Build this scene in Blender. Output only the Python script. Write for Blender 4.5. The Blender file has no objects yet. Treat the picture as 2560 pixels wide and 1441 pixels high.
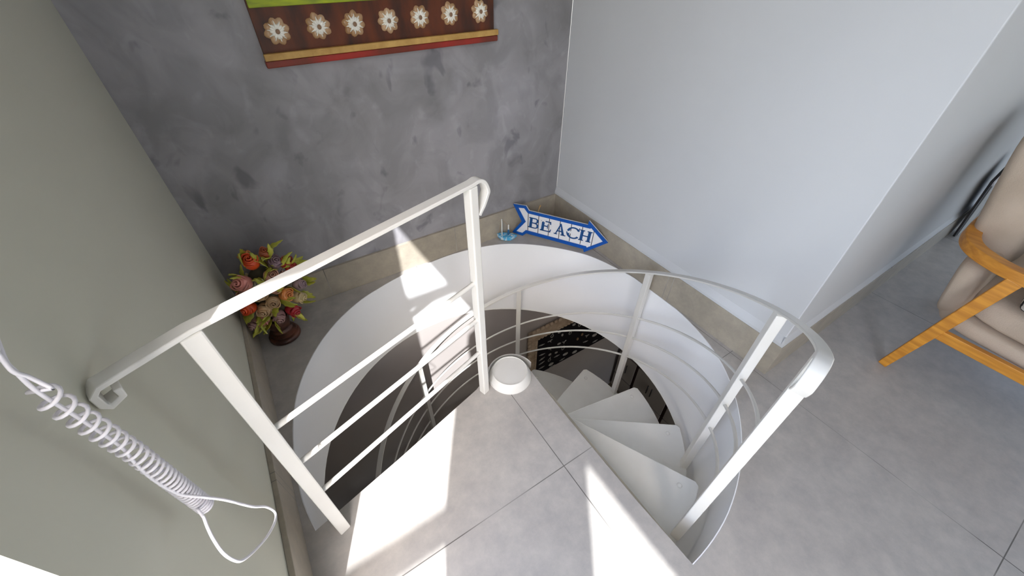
import bpy, bmesh, math, random
from mathutils import Vector, Matrix
random.seed(7)
S = bpy.context.scene
COL = S.collection

# ------------------------------------------------------------------ camera
cam_d = bpy.data.cameras.new('camera')
cam = bpy.data.objects.new('camera', cam_d)
COL.objects.link(cam)
RX = (0.8411331294657068, -0.5408002269813621, 0.005492996644252235)
RY = (-0.3569267282794107, -0.5627190486873049, -0.7456209377989664)
RZ = (0.40632298624983326, 0.6252058754853171, -0.6663476901015385)
cam.matrix_world = Matrix(((RX[0], -RY[0], -RZ[0], -1.581),
                           (RX[1], -RY[1], -RZ[1], -1.894),
                           (RX[2], -RY[2], -RZ[2], 1.5),
                           (0, 0, 0, 1)))
cam_d.sensor_fit = 'HORIZONTAL'
cam_d.sensor_width = 36
cam_d.lens = 998.397 / 2560 * 36
cam_d.clip_start = 0.02
S.camera = cam

# ------------------------------------------------------------------ world, sun, exposure
world = bpy.data.worlds.new('world')
S.world = world
world.use_nodes = True
wn = world.node_tree
wn.nodes.clear()
sky = wn.nodes.new('ShaderNodeTexSky')
sky.sky_type = 'NISHITA'
sky.sun_disc = False
sky.sun_elevation = math.radians(45)
sky.sun_rotation = math.radians(208)
sky.air_density = 1.0
sky.dust_density = 2.0
bg = wn.nodes.new('ShaderNodeBackground')
bg.inputs['Strength'].default_value = 1.02
wo = wn.nodes.new('ShaderNodeOutputWorld')
mixc = wn.nodes.new('ShaderNodeMix')        # thin bright cloud veil over the blue sky
mixc.data_type = 'RGBA'
mixc.inputs[0].default_value = 0.45
mixc.inputs[7].default_value = (1.05, 1.0, 0.93, 1)
wn.links.new(sky.outputs[0], mixc.inputs[6])
wn.links.new(mixc.outputs[2], bg.inputs[0])
wn.links.new(bg.outputs[0], wo.inputs[0])

SUN_DIR = Vector((0.468, 0.884, -1.024)).normalized()
sun_d = bpy.data.lights.new('sun', 'SUN')
sun_d.energy = 6.5
sun_d.angle = math.radians(0.6)
sun_d.color = (0.97, 0.985, 1.0)
sun = bpy.data.objects.new('sun', sun_d)
COL.objects.link(sun)
sun.rotation_euler = SUN_DIR.to_track_quat('-Z', 'Y').to_euler()
sun.location = (-5, -8, 9)

def portal(name, loc, rot, sx, sy):
    d = bpy.data.lights.new(name, 'AREA')
    d.shape = 'RECTANGLE'
    d.size = sx
    d.size_y = sy
    d.cycles.is_portal = True
    o = bpy.data.objects.new(name, d)
    COL.objects.link(o)
    o.location = loc
    o.rotation_euler = rot
portal('daylight_portal', (-2.07, -2.9, 1.18), (0, math.radians(-90), 0), 2.36, 2.8)
portal('daylight_portal', (5.04, -3.9, 1.25), (0, math.radians(90), 0), 2.1, 2.8)
portal('daylight_portal', (.3, -5.64, -1.5), (math.radians(90), 0, 0), 1.2, 1.2)

S.view_settings.view_transform = 'Standard'
S.view_settings.look = 'None'
S.view_settings.gamma = 1
S.view_settings.exposure = 0.84
S.view_settings.use_curve_mapping = False
S.cycles.max_bounces = 10
S.cycles.diffuse_bounces = 6
S.cycles.glossy_bounces = 3
S.cycles.transmission_bounces = 4
S.cycles.caustics_reflective = False
S.cycles.caustics_refractive = False
S.cycles.sample_clamp_indirect = 8.0
S.cycles.use_denoising = True

# ------------------------------------------------------------------ materials
def mat(name, col, rough=0.6, var=0.0, scale=8.0, metal=0.0, bump=0.0, bscale=60.0, col2=None, detail=4.0,
        stretch=None, spec=0.5, clear=0.0, lo=0.35, hi=0.65, distort=0.0):
    m = bpy.data.materials.new(name)
    m.use_nodes = True
    nt = m.node_tree
    b = nt.nodes['Principled BSDF']
    b.inputs['Roughness'].default_value = rough
    b.inputs['Metallic'].default_value = metal
    b.inputs['Specular IOR Level'].default_value = spec
    b.inputs['Coat Weight'].default_value = clear
    tc = nt.nodes.new('ShaderNodeTexCoord')
    src = tc.outputs['Object']
    if stretch:
        mp = nt.nodes.new('ShaderNodeMapping')
        mp.inputs['Scale'].default_value = stretch
        nt.links.new(src, mp.inputs['Vector'])
        src = mp.outputs[0]
    if col2 is None:
        col2 = tuple(max(0, c * (1 - var)) for c in col)
    n = nt.nodes.new('ShaderNodeTexNoise')
    n.inputs['Scale'].default_value = scale
    n.inputs['Detail'].default_value = detail
    n.inputs['Distortion'].default_value = distort
    nt.links.new(src, n.inputs['Vector'])
    r = nt.nodes.new('ShaderNodeValToRGB')
    r.color_ramp.elements[0].position = lo
    r.color_ramp.elements[1].position = hi
    r.color_ramp.elements[0].color = (*col2, 1)
    r.color_ramp.elements[1].color = (*col, 1)
    nt.links.new(n.outputs['Fac'], r.inputs[0])
    nt.links.new(r.outputs[0], b.inputs['Base Color'])
    m['out'] = 1
    if bump:
        n2 = nt.nodes.new('ShaderNodeTexNoise')
        n2.inputs['Scale'].default_value = bscale
        n2.inputs['Detail'].default_value = 3
        nt.links.new(src, n2.inputs['Vector'])
        bp = nt.nodes.new('ShaderNodeBump')
        bp.inputs['Strength'].default_value = bump
        bp.inputs['Distance'].default_value = 0.01
        nt.links.new(n2.outputs['Fac'], bp.inputs['Height'])
        nt.links.new(bp.outputs[0], b.inputs['Normal'])
    return m

def math_node(nt, op, a, b=None):
    n = nt.nodes.new('ShaderNodeMath')
    n.operation = op
    for i, v in enumerate((a, b)):
        if v is None:
            continue
        if isinstance(v, (int, float)):
            n.inputs[i].default_value = v
        else:
            nt.links.new(v, n.inputs[i])
    return n.outputs[0]

def tile_mat(name, col, col2, xs, ys, w=0.0016, rough=0.42):
    """cement-look porcelain with thin joints at the given world positions"""
    m = mat(name, col, rough=rough, col2=col2, scale=2.3, detail=7, lo=0.3, hi=0.7, distort=0.3)
    nt = m.node_tree
    b = nt.nodes['Principled BSDF']
    base = b.inputs['Base Color'].links[0].from_socket
    geo = nt.nodes.new('ShaderNodeNewGeometry')
    sp = nt.nodes.new('ShaderNodeSeparateXYZ')
    nt.links.new(geo.outputs['Position'], sp.inputs[0])
    # fine speckle
    fn = nt.nodes.new('ShaderNodeTexNoise')
    fn.inputs['Scale'].default_value = 14
    fn.inputs['Detail'].default_value = 9
    fn.inputs['Roughness'].default_value = 0.7
    nt.links.new(geo.outputs['Position'], fn.inputs['Vector'])
    fr = nt.nodes.new('ShaderNodeValToRGB')
    fr.color_ramp.elements[0].position = 0.35
    fr.color_ramp.elements[1].position = 0.68
    fr.color_ramp.elements[0].color = (0.84, 0.84, 0.85, 1)
    fr.color_ramp.elements[1].color = (1.07, 1.06, 1.05, 1)
    nt.links.new(fn.outputs['Fac'], fr.inputs[0])
    mu = nt.nodes.new('ShaderNodeMix')
    mu.data_type = 'RGBA'
    mu.blend_type = 'MULTIPLY'
    mu.inputs[0].default_value = 1
    nt.links.new(base, mu.inputs[6])
    nt.links.new(fr.outputs[0], mu.inputs[7])
    acc = None
    for axis, lst in ((0, xs), (1, ys)):
        for c in lst:
            d = math_node(nt, 'ABSOLUTE', math_node(nt, 'SUBTRACT', sp.outputs[axis], c))
            d = math_node(nt, 'LESS_THAN', d, w)
            acc = d if acc is None else math_node(nt, 'MAXIMUM', acc, d)
    gn = nt.nodes.new('ShaderNodeTexNoise')
    gn.inputs['Scale'].default_value = 3.0
    nt.links.new(geo.outputs['Position'], gn.inputs['Vector'])
    gr = nt.nodes.new('ShaderNodeValToRGB')
    gr.color_ramp.elements[0].position = 0.40
    gr.color_ramp.elements[1].position = 0.66
    gr.color_ramp.elements[0].color = (0.12, 0.11, 0.10, 1)
    gr.color_ramp.elements[1].color = (0.42, 0.40, 0.37, 1)
    nt.links.new(gn.outputs['Fac'], gr.inputs[0])
    mx = nt.nodes.new('ShaderNodeMix')
    mx.data_type = 'RGBA'
    nt.links.new(acc, mx.inputs[0])
    nt.links.new(mu.outputs[2], mx.inputs[6])
    nt.links.new(gr.outputs[0], mx.inputs[7])
    nt.links.new(mx.outputs[2], b.inputs['Base Color'])
    return m

def concrete_mat():
    """trowelled grey micro-cement: broad clouds, trowel patches and small dark blotches"""
    m = mat('grey_micro_cement', (0.34, 0.33, 0.345), rough=0.5, col2=(0.225, 0.215, 0.22), scale=2.2, detail=8,
            lo=0.3, hi=0.68, distort=0.9, bump=0.06, bscale=14)
    nt = m.node_tree
    b = nt.nodes['Principled BSDF']
    base = b.inputs['Base Color'].links[0].from_socket
    tc = nt.nodes['Texture Coordinate']
    def layer(base, scale, lo, hi, c0, c1, distort, fac, blend='MULTIPLY', detail=5, off=(0, 0, 0)):
        mp = nt.nodes.new('ShaderNodeMapping')
        mp.inputs['Location'].default_value = off
        mp.inputs['Rotation'].default_value = (0, 0.6, 0)
        mp.inputs['Scale'].default_value = (1.0, 1.0, 0.75)
        nt.links.new(tc.outputs['Object'], mp.inputs['Vector'])
        n = nt.nodes.new('ShaderNodeTexNoise')
        n.inputs['Scale'].default_value = scale
        n.inputs['Detail'].default_value = detail
        n.inputs['Distortion'].default_value = distort
        nt.links.new(mp.outputs[0], n.inputs['Vector'])
        r = nt.nodes.new('ShaderNodeValToRGB')
        r.color_ramp.elements[0].position = lo
        r.color_ramp.elements[1].position = hi
        r.color_ramp.elements[0].color = (*c0, 1)
        r.color_ramp.elements[1].color = (*c1, 1)
        nt.links.new(n.outputs['Fac'], r.inputs[0])
        mx = nt.nodes.new('ShaderNodeMix')
        mx.data_type = 'RGBA'
        mx.blend_type = blend
        mx.inputs[0].default_value = fac
        nt.links.new(base, mx.inputs[6])
        nt.links.new(r.outputs[0], mx.inputs[7])
        return mx.outputs[2]
    o = layer(base, 5.0, 0.40, 0.56, (0.85, 0.85, 0.86), (1.06, 1.06, 1.07), 1.2, 0.9)
    o = layer(o, 8.0, 0.30, 0.385, (0.60, 0.60, 0.63), (1, 1, 1), 0.6, 0.85, detail=3, off=(3, 1, 2))
    o = layer(o, 11.0, 0.56, 0.72, (1, 1, 1), (1.20, 1.20, 1.22), 1.0, 0.8, detail=3, off=(7, 2, 5))
    nt.links.new(o, b.inputs['Base Color'])
    return m

M = {}
M['far_wall'] = mat('bright_white_paint', (0.86, 0.86, 0.85), rough=0.8)
M['white_wall'] = mat('white_wall_paint', (0.59, 0.60, 0.615), rough=0.75, col2=(0.565, 0.575, 0.59), scale=1.5, bump=0.03, bscale=9)
M['left_wall'] = mat('shade_tinted_wall_paint', (0.57, 0.56, 0.47), rough=0.75, col2=(0.54, 0.53, 0.44), scale=1.5, bump=0.03, bscale=9)  # greenish tone of weak grazing light put into this white-grey wall's colour
M['concrete'] = concrete_mat()
M['ceiling'] = mat('ceiling_paint', (0.88, 0.88, 0.87), rough=0.8)
M['tile'] = tile_mat('cement_look_floor_tile', (0.475, 0.45, 0.42), (0.415, 0.39, 0.365), (-1.045, -0.034, 1.017, 2.04), (-1.437, -2.437, -3.437))
M['tile_base'] = tile_mat('cement_look_skirting_tile', (0.41, 0.365, 0.295), (0.34, 0.30, 0.24), (-1.53, -0.772, 1.017), (-1.028, -0.997))
M['lower_wall'] = mat('taupe_wall_paint', (0.40, 0.365, 0.35), rough=0.7, col2=(0.36, 0.325, 0.31), scale=1.3)
M['metal'] = mat('white_painted_steel', (0.74, 0.725, 0.69), rough=0.36, col2=(0.70, 0.68, 0.635), scale=5, bump=0.02, bscale=25)
M['tread'] = mat('white_tread_paint', (0.88, 0.87, 0.83), rough=0.45, col2=(0.83, 0.815, 0.77), scale=6, bump=0.02, bscale=30)
M['lining'] = mat('white_sheet_lining', (0.86, 0.865, 0.88), rough=0.5, col2=(0.84, 0.845, 0.86), scale=2)
M['frame_beige'] = mat('cream_strip_paint', (0.60, 0.55, 0.46), rough=0.5, var=0.1)
M['cord'] = mat('white_plastic_cord', (0.72, 0.70, 0.74), rough=0.4, var=0.05)
M['panel_brown'] = mat('stained_brown_wood', (0.15, 0.032, 0.006), rough=0.38, col2=(0.028, 0.009, 0.003), scale=3.6, stretch=(5, 1, 1.5), detail=5, lo=0.3, hi=0.7)
M['gold'] = mat('worn_gold_paint', (0.58, 0.36, 0.11), rough=0.5, col2=(0.42, 0.24, 0.06), scale=20, bump=0.2, bscale=80)
M['red'] = mat('red_brown_lacquer', (0.36, 0.02, 0.012), rough=0.4, col2=(0.15, 0.025, 0.01), scale=5)
M['green'] = mat('lime_green_paint', (0.40, 0.47, 0.01), rough=0.5, col2=(0.22, 0.28, 0.02), scale=12, stretch=(1, 1, 5))
M['petal_shell'] = mat('amber_glass_petal', (0.50, 0.33, 0.19), rough=0.25, col2=(0.36, 0.20, 0.09), scale=14)
M['petal_white'] = mat('white_shell_petal', (0.85, 0.83, 0.75), rough=0.4)
M['petal_centre'] = mat('brown_flower_centre', (0.24, 0.14, 0.08), rough=0.5)
M['blue'] = mat('blue_sign_paint', (0.0, 0.085, 0.42), rough=0.4, var=0.15)
M['sign_white'] = mat('white_sign_paint', (0.78, 0.78, 0.80), rough=0.5, var=0.04)
M['groove'] = mat('dark_groove', (0.02, 0.022, 0.03), rough=0.7)
M['letter'] = mat('blue_letter_paint', (0.005, 0.07, 0.24), rough=0.45, var=0.1)
M['twine'] = mat('tan_twine', (0.45, 0.27, 0.10), rough=0.8)
M['boat_blue'] = mat('worn_turquoise_paint', (0.07, 0.40, 0.70), rough=0.6, col2=(0.55, 0.68, 0.75), scale=60, lo=0.40, hi=0.50)
M['boat_white'] = mat('white_wood', (0.75, 0.75, 0.72), rough=0.6, var=0.1)
M['boat_navy'] = mat('navy_paint', (0.01, 0.09, 0.22), rough=0.6)
M['vase'] = mat('red_brown_glazed_clay', (0.14, 0.05, 0.028), rough=0.35, col2=(0.05, 0.018, 0.012), scale=18, bump=0.2, bscale=40)
M['leaf'] = mat('glazed_yellow_green_leaf', (0.62, 0.60, 0.09), rough=0.3, col2=(0.36, 0.38, 0.05), scale=25)
M['moss'] = mat('dark_stem_bundle', (0.06, 0.055, 0.03), rough=0.8)
M['oak'] = mat('honey_oak', (0.72, 0.31, 0.035), rough=0.42, col2=(0.52, 0.20, 0.02), scale=5, stretch=(1.2, 1.2, 12), bump=0.03)
M['oak_h'] = mat('honey_oak_grain', (0.66, 0.28, 0.035), rough=0.42, col2=(0.50, 0.19, 0.02), scale=5, stretch=(9, 2, 14), bump=0.03)
M['fabric'] = mat('beige_velvet', (0.56, 0.45, 0.35), rough=0.95, col2=(0.48, 0.38, 0.29), scale=7, bump=0.15, bscale=220, spec=0.2)
M['black'] = mat('black_lacquer', (0.012, 0.01, 0.011), rough=0.3)
M['black_matt'] = mat('black_velvet_board', (0.012, 0.011, 0.014), rough=0.9, spec=0.1)
M['grey_panel'] = mat('grey_panel', (0.42, 0.42, 0.41), rough=0.6)
M['shell_frame'] = mat('carved_beige_frame', (0.48, 0.38, 0.28), rough=0.55, col2=(0.36, 0.27, 0.19), scale=14)
M['shell'] = mat('pale_shell', (0.40, 0.39, 0.37), rough=0.5, col2=(0.25, 0.24, 0.23), scale=60)
M['shell_brown'] = mat('brown_shell', (0.30, 0.19, 0.10), rough=0.5, var=0.3, scale=50)
M['dark_trim'] = mat('dark_wenge_trim', (0.035, 0.012, 0.010), rough=0.4)
M['cream_door'] = mat('cream_lacquer_front', (0.42, 0.38, 0.33), rough=0.4)
M['outdoor'] = mat('pale_balcony_paving', (0.62, 0.62, 0.60), rough=0.8, var=0.06)
M['outwall'] = mat('white_parapet_render', (0.8, 0.8, 0.78), rough=0.85)
M['alu'] = mat('white_aluminium_profile', (0.78, 0.79, 0.80), rough=0.35)
M['blocker'] = mat('grey_blocker_cloth', (0.35, 0.35, 0.36), rough=0.9)
M['lower_floor'] = mat('brown_lower_floor', (0.22, 0.17, 0.12), rough=0.5)

def zebra():
    m = mat('zebra_print', (0.7, 0.68, 0.62), rough=0.9)
    nt = m.node_tree
    b = nt.nodes['Principled BSDF']
    tc = nt.nodes['Texture Coordinate']
    w = nt.nodes.new('ShaderNodeTexWave')
    w.inputs['Scale'].default_value = 14
    w.inputs['Distortion'].default_value = 6
    nt.links.new(tc.outputs['Object'], w.inputs['Vector'])
    r = nt.nodes.new('ShaderNodeValToRGB')
    r.color_ramp.elements[0].position = 0.45
    r.color_ramp.elements[1].position = 0.55
    r.color_ramp.elements[0].color = (0.01, 0.01, 0.01, 1)
    r.color_ramp.elements[1].color = (0.6, 0.58, 0.52, 1)
    nt.links.new(w.outputs[0], r.inputs[0])
    nt.links.new(r.outputs[0], b.inputs['Base Color'])
    return m
M['zebra'] = zebra()

# ------------------------------------------------------------------ mesh builder
class MB:
    def __init__(s):
        s.v = []
        s.f = []
    def add(s, vs, fs):
        k = len(s.v)
        s.v += [tuple(v) for v in vs]
        s.f += [tuple(i + k for i in f) for f in fs]
        return s
    def box(s, a, b):
        x0, y0, z0 = a
        x1, y1, z1 = b
        return s.add([(x0, y0, z0), (x1, y0, z0), (x1, y1, z0), (x0, y1, z0), (x0, y0, z1), (x1, y0, z1), (x1, y1, z1), (x0, y1, z1)],
                     [(0, 3, 2, 1), (4, 5, 6, 7), (0, 1, 5, 4), (1, 2, 6, 5), (2, 3, 7, 6), (3, 0, 4, 7)])
    def prism(s, poly, o, u, v, n, t0, t1):
        """extrude a polygon given in (u, v) about origin o along n from t0 to t1"""
        o, u, v, n = map(Vector, (o, u, v, n))
        k = len(poly)
        vs = [o + u * p[0] + v * p[1] + n * t0 for p in poly] + [o + u * p[0] + v * p[1] + n * t1 for p in poly]
        fs = [tuple(range(k - 1, -1, -1)), tuple(range(k, 2 * k))]
        fs += [(i, (i + 1) % k, (i + 1) % k + k, i + k) for i in range(k)]
        return s.add(vs, fs)
    def sweep(s, path, W, w, t, closed=False):
        """flat bar: rectangular section w (along W) by t, along a path; W a vector or one per point"""
        path = [Vector(p) for p in path]
        n = len(path)
        rings = []
        for i, p in enumerate(path):
            a = path[(i - 1) % n] if (closed or i > 0) else p
            c = path[(i + 1) % n] if (closed or i < n - 1) else p
            T = (c - a).normalized()
            Wi = Vector(W[i]) if isinstance(W, list) else Vector(W)
            Wi = (Wi - T * Wi.dot(T)).normalized()
            N = T.cross(Wi).normalized()
            ww = w[i] if isinstance(w, list) else w
            rings.append([p + Wi * ww / 2 + N * t / 2, p - Wi * ww / 2 + N * t / 2, p - Wi * ww / 2 - N * t / 2, p + Wi * ww / 2 - N * t / 2])
        vs = [q for r in rings for q in r]
        fs = []
        m = n if closed else n - 1
        for i in range(m):
            j = (i + 1) % n
            for k in range(4):
                fs.append((i * 4 + k, i * 4 + (k + 1) % 4, j * 4 + (k + 1) % 4, j * 4 + k))
        if not closed:
            fs += [(3, 2, 1, 0), tuple((n - 1) * 4 + k for k in range(4))]
        return s.add(vs, fs)
    def tube(s, path, r, seg=8, closed=False):
        path = [Vector(p) for p in path]
        n = len(path)
        prev = None
        vs = []
        for i, p in enumerate(path):
            a = path[(i - 1) % n] if (closed or i > 0) else p
            c = path[(i + 1) % n] if (closed or i < n - 1) else p
            T = (c - a).normalized()
            if prev is None:
                h = Vector((0, 0, 1)) if abs(T.z) < 0.9 else Vector((1, 0, 0))
                A = T.cross(h).normalized()
            else:
                A = (prev - T * prev.dot(T)).normalized()
            prev = A
            Bv = T.cross(A)
            rr = r[i] if isinstance(r, list) else r
            vs += [p + (A * math.cos(2 * math.pi * k / seg) + Bv * math.sin(2 * math.pi * k / seg)) * rr for k in range(seg)]
        fs = []
        m = n if closed else n - 1
        for i in range(m):
            j = (i + 1) % n
            fs += [(i * seg + k, i * seg + (k + 1) % seg, j * seg + (k + 1) % seg, j * seg + k) for k in range(seg)]
        if not closed:
            fs += [tuple(range(seg - 1, -1, -1)), tuple((n - 1) * seg + k for k in range(seg))]
        return s.add(vs, fs)
    def lathe(s, prof, c=(0, 0, 0), seg=32, a0=0, a1=2 * math.pi):
        full = abs(a1 - a0 - 2 * math.pi) < 1e-6
        m = seg if full else seg + 1
        vs = []
        for r, z in prof:
            for k in range(m):
                a = a0 + (a1 - a0) * k / seg
                vs.append((c[0] + r * math.cos(a), c[1] + r * math.sin(a), c[2] + z))
        fs = []
        for i in range(len(prof) - 1):
            for k in range(seg):
                k2 = (k + 1) % m
                fs.append((i * m + k, i * m + k2, (i + 1) * m + k2, (i + 1) * m + k))
        if full:
            if prof[0][0] > 1e-6:
                fs.append(tuple(range(seg - 1, -1, -1)))
            if prof[-1][0] > 1e-6:
                fs.append(tuple((len(prof) - 1) * m + k for k in range(seg)))
        return s.add(vs, fs)
    def ellipsoid(s, c, r, seg=12, rings=8, rot=None):
        c = Vector(c)
        vs = []
        for i in range(rings + 1):
            th = math.pi * i / rings
            for k in range(seg):
                a = 2 * math.pi * k / seg
                p = Vector((r[0] * math.sin(th) * math.cos(a), r[1] * math.sin(th) * math.sin(a), r[2] * math.cos(th)))
                if rot is not None:
                    p = rot @ p
                vs.append(c + p)
        fs = [(i * seg + k, (i + 1) * seg + k, (i + 1) * seg + (k + 1) % seg, i * seg + (k + 1) % seg) for i in range(rings) for k in range(seg)]
        return s.add(vs, fs)
    def build(s, name, m, parent=None, smooth=False, bevel=0, subsurf=0, bseg=2, sharp=None):
        me = bpy.data.meshes.new(name)
        bm = bmesh.new()
        bv = [bm.verts.new(v) for v in s.v]
        for f in s.f:
            try:
                bm.faces.new([bv[i] for i in f])
            except ValueError:
                pass
        bmesh.ops.remove_doubles(bm, verts=bm.verts, dist=1e-6)
        bmesh.ops.recalc_face_normals(bm, faces=bm.faces)
        bm.to_mesh(me)
        bm.free()
        me.materials.append(M[m] if isinstance(m, str) else m)
        if smooth:
            me.polygons.foreach_set('use_smooth', [True] * len(me.polygons))
            if sharp:
                me.set_sharp_from_angle(angle=math.radians(sharp))
        o = bpy.data.objects.new(name, me)
        COL.objects.link(o)
        if bevel:
            md = o.modifiers.new('bevel', 'BEVEL')
            md.width = bevel
            md.segments = bseg
            md.limit_method = 'ANGLE'
            md.angle_limit = math.radians(40)
            md.harden_normals = False
        if subsurf:
            md = o.modifiers.new('subsurf', 'SUBSURF')
            md.levels = subsurf
            md.render_levels = subsurf
        if parent is not None:
            o.parent = parent
            o.matrix_parent_inverse = parent.matrix_world.inverted()
        return o

def thing(name, label, cat, loc=(0, 0, 0), group=None):
    o = bpy.data.objects.new(name, None)
    COL.objects.link(o)
    o.empty_display_size = 0.05
    o.matrix_world = Matrix.Translation(loc)
    o['label'] = label
    o['category'] = cat
    if group:
        o['group'] = group
    return o

def tag(o, label=None, cat=None, group=None, kind=None):
    for k, v in (('label', label), ('category', cat), ('group', group), ('kind', kind)):
        if v:
            o[k] = v
    return o

def struct(o):
    o['kind'] = 'structure'
    return o

def catmull(pts, n=8, closed=False):
    pts = [Vector(p) for p in pts]
    out = []
    m = len(pts)
    for i in range(m if closed else m - 1):
        p1, p2 = pts[i], pts[(i + 1) % m]
        p0 = pts[i - 1] if (i > 0 or closed) else p1 * 2 - p2
        p3 = pts[(i + 2) % m] if (i + 2 < m or closed) else p2 * 2 - p1
        for k in range(n):
            t = k / n
            out.append(0.5 * ((2 * p1) + (p2 - p0) * t + (2 * p0 - 5 * p1 + 4 * p2 - p3) * t * t + (3 * p1 - p0 - 3 * p2 + p3) * t ** 3))
    if not closed:
        out.append(pts[-1])
    return out

# ------------------------------------------------------------------ setting
XL, YO = -1.933, -1.585           # left wall plane, front face of the white partition
CH = 2.75                         # ceiling height
HC = Vector((-0.932, -0.965))     # centre of the stair opening
LOWZ = -2.99
SLAB = -0.55

def hole_r(a):
    """measured radius of the opening against the angle in degrees"""
    tab = [(-180, .967), (-175.6, .97), (-168.5, .970), (-130, .955), (-87.6, .944), (-75, .948), (-60, .946), (-43, .947), (-32, .946), (-26, .942), (-21, .936), (-15, .93), (-8.5, .926), (0, .924), (18, .936), (30, .960),
           (41, .963), (56, .973), (64, .975), (76.6, .958), (90.8, .940), (101.7, .940), (106, .943), (112.6, .951), (119, .965), (130, .977), (139, .981), (150, .981), (157, .979), (163, .973), (170, .967), (180, .967)]
    for (a0, r0), (a1, r1) in zip(tab, tab[1:]):
        if a0 <= a <= a1:
            t = (a - a0) / (a1 - a0)
            return r0 + (r1 - r0) * t
    return .966

A0, A1 = -87.6, 191.6            # arc of the opening, anticlockwise from the landing's right edge to its left edge
NA = 120
def hole_pt(i, n=NA):
    a = A0 + (A1 - A0) * i / n
    aa = a if a <= 180 else a - 360
    r = hole_r(aa)
    x = HC.x + r * math.cos(math.radians(a))
    y = HC.y + r * math.sin(math.radians(a))
    return min(x, -0.017), min(y, -0.017)
arc = [hole_pt(i) for i in range(NA + 1)]
arc[-1] = (-1.882, -1.161)
arc[0] = (-0.895, -1.908)
landing_edge = [(-1.56, -1.078), (-1.16, -0.966), (-1.075, -0.925), (-1.0, -0.895), (-0.93, -0.91), (-0.90, -0.97), (-0.905, -1.10), (-0.908, -1.30), (-0.905, -1.65)]
hole = arc + landing_edge

from mathutils.geometry import tessellate_polygon
def slab_with_hole(outer, holes, z0, z1):
    loops = [outer] + holes
    flat = [p for l in loops for p in l]
    tri = tessellate_polygon([[Vector((p[0], p[1], 0)) for p in l] for l in loops])
    b = MB()
    n = len(flat)
    vs = [(p[0], p[1], z1) for p in flat] + [(p[0], p[1], z0) for p in flat]
    fs = [tuple(t) for t in tri] + [tuple(i + n for i in reversed(t)) for t in tri]
    k = 0
    for l in loops:
        m = len(l)
        fs += [(k + i, k + (i + 1) % m, k + (i + 1) % m + n, k + i + n) for i in range(m)]
        k += m
    return b.add(vs, fs)

FX1, FY0 = 5.0, -5.6
struct(slab_with_hole([(XL - .1, FY0), (FX1, FY0), (FX1, .1), (XL - .1, .1)], [hole], -0.055, 0.0).build('floor', 'tile'))
# lining of the opening: white sheet from the floor edge down past the slab
b = MB()
BC, BR = (-0.987, -0.931), 0.949
vs = []
n = NA + 1
for i in range(n):
    a = math.radians(A0 + (A1 - A0) * i / NA)
    x, y = arc[i]
    bx, by = BC[0] + BR * math.cos(a), BC[1] + BR * math.sin(a)
    c_, s_ = math.cos(a), math.sin(a)
    f = .06 / .55
    mx_, my_ = x + (bx - x) * f, y + (by - y) * f
    vs += [(x - c_ * .004, y - s_ * .004, 0.001), (x - c_ * .004, y - s_ * .004, -.057), (bx, by, SLAB - .002), (bx + c_ * .004, by + s_ * .004, SLAB - .002), (x - c_ * .0005, y - s_ * .0005, -.0565), (x - c_ * .0005, y - s_ * .0005, 0.001)]
fs = []
for i in range(n - 1):
    for k in range(6):
        fs.append((i * 6 + k, i * 6 + (k + 1) % 6, (i + 1) * 6 + (k + 1) % 6, (i + 1) * 6 + k))
fs += [(0, 1, 2, 3, 4, 5), tuple((n - 1) * 6 + k for k in (5, 4, 3, 2, 1, 0))]
o = b.add(vs, fs).build('trim_1', 'lining', smooth=True, sharp=40)
struct(o)
# underside of the upper floor = ceiling of the lower room, full round opening
circ = [(BC[0] + (BR + .004) * math.cos(2 * math.pi * i / 96), BC[1] + (BR + .004) * math.sin(2 * math.pi * i / 96)) for i in range(96)]
circ = [(x, min(y, 0.018)) for x, y in circ]
struct(slab_with_hole([(-3.0, FY0), (2.2, FY0), (2.2, .06), (-3.0, .06)], [circ], SLAB - .02, SLAB).build('ceiling', 'ceiling'))
struct(MB().box((XL - .15, FY0 - .15, CH), (FX1 + .15, .15, CH + .1)).build('ceiling', 'ceiling'))

# upper walls
struct(MB().box((XL - .12, 0, -.055), (0.0, .12, CH)).build('wall_back', 'concrete'))
b = MB()
b.box((0, YO, -.055), (.12, 0, CH)).box((.12, YO, -.055), (FX1, YO + .12, CH))
struct(b.build('wall_right', 'white_wall', bevel=.004))
DY0, DY1, DZ = -1.53, -4.2, 2.37       # door opening in the left wall
b = MB()
b.box((XL - .12, DY0, -.055), (XL, .12, CH)).box((XL - .12, DY1, DZ), (XL, DY0, CH)).box((XL - .12, FY0, -.055), (XL, DY1, CH))
struct(b.build('wall_left', 'left_wall'))
struct(MB().box((XL - .12, FY0 - .12, -.055), (FX1 + .12, FY0, CH)).build('wall_front', 'far_wall'))
WY0, WY1, WZ0, WZ1 = -5.3, -2.5, .2, 2.3    # window in the far right wall
b = MB()
b.box((FX1, FY0, -.055), (FX1 + .12, WY0, CH)).box((FX1, WY1, -.055), (FX1 + .12, YO + .12, CH))
b.box((FX1, WY0, -.055), (FX1 + .12, WY1, WZ0)).box((FX1, WY0, WZ1), (FX1 + .12, WY1, CH))
struct(b.build('wall_far_right', 'far_wall'))
wf = MB()
for y in (WY0 + .03, (WY0 + WY1) / 2, WY1 - .03):
    wf.box((FX1 + .04, y - .03, WZ0), (FX1 + .08, y + .03, WZ1))
for z in (WZ0 + .03, WZ1 - .03):
    wf.box((FX1 + .04, WY0, z - .03), (FX1 + .08, WY1, z + .03))
struct(wf.build('window_1', 'alu'))

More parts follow.
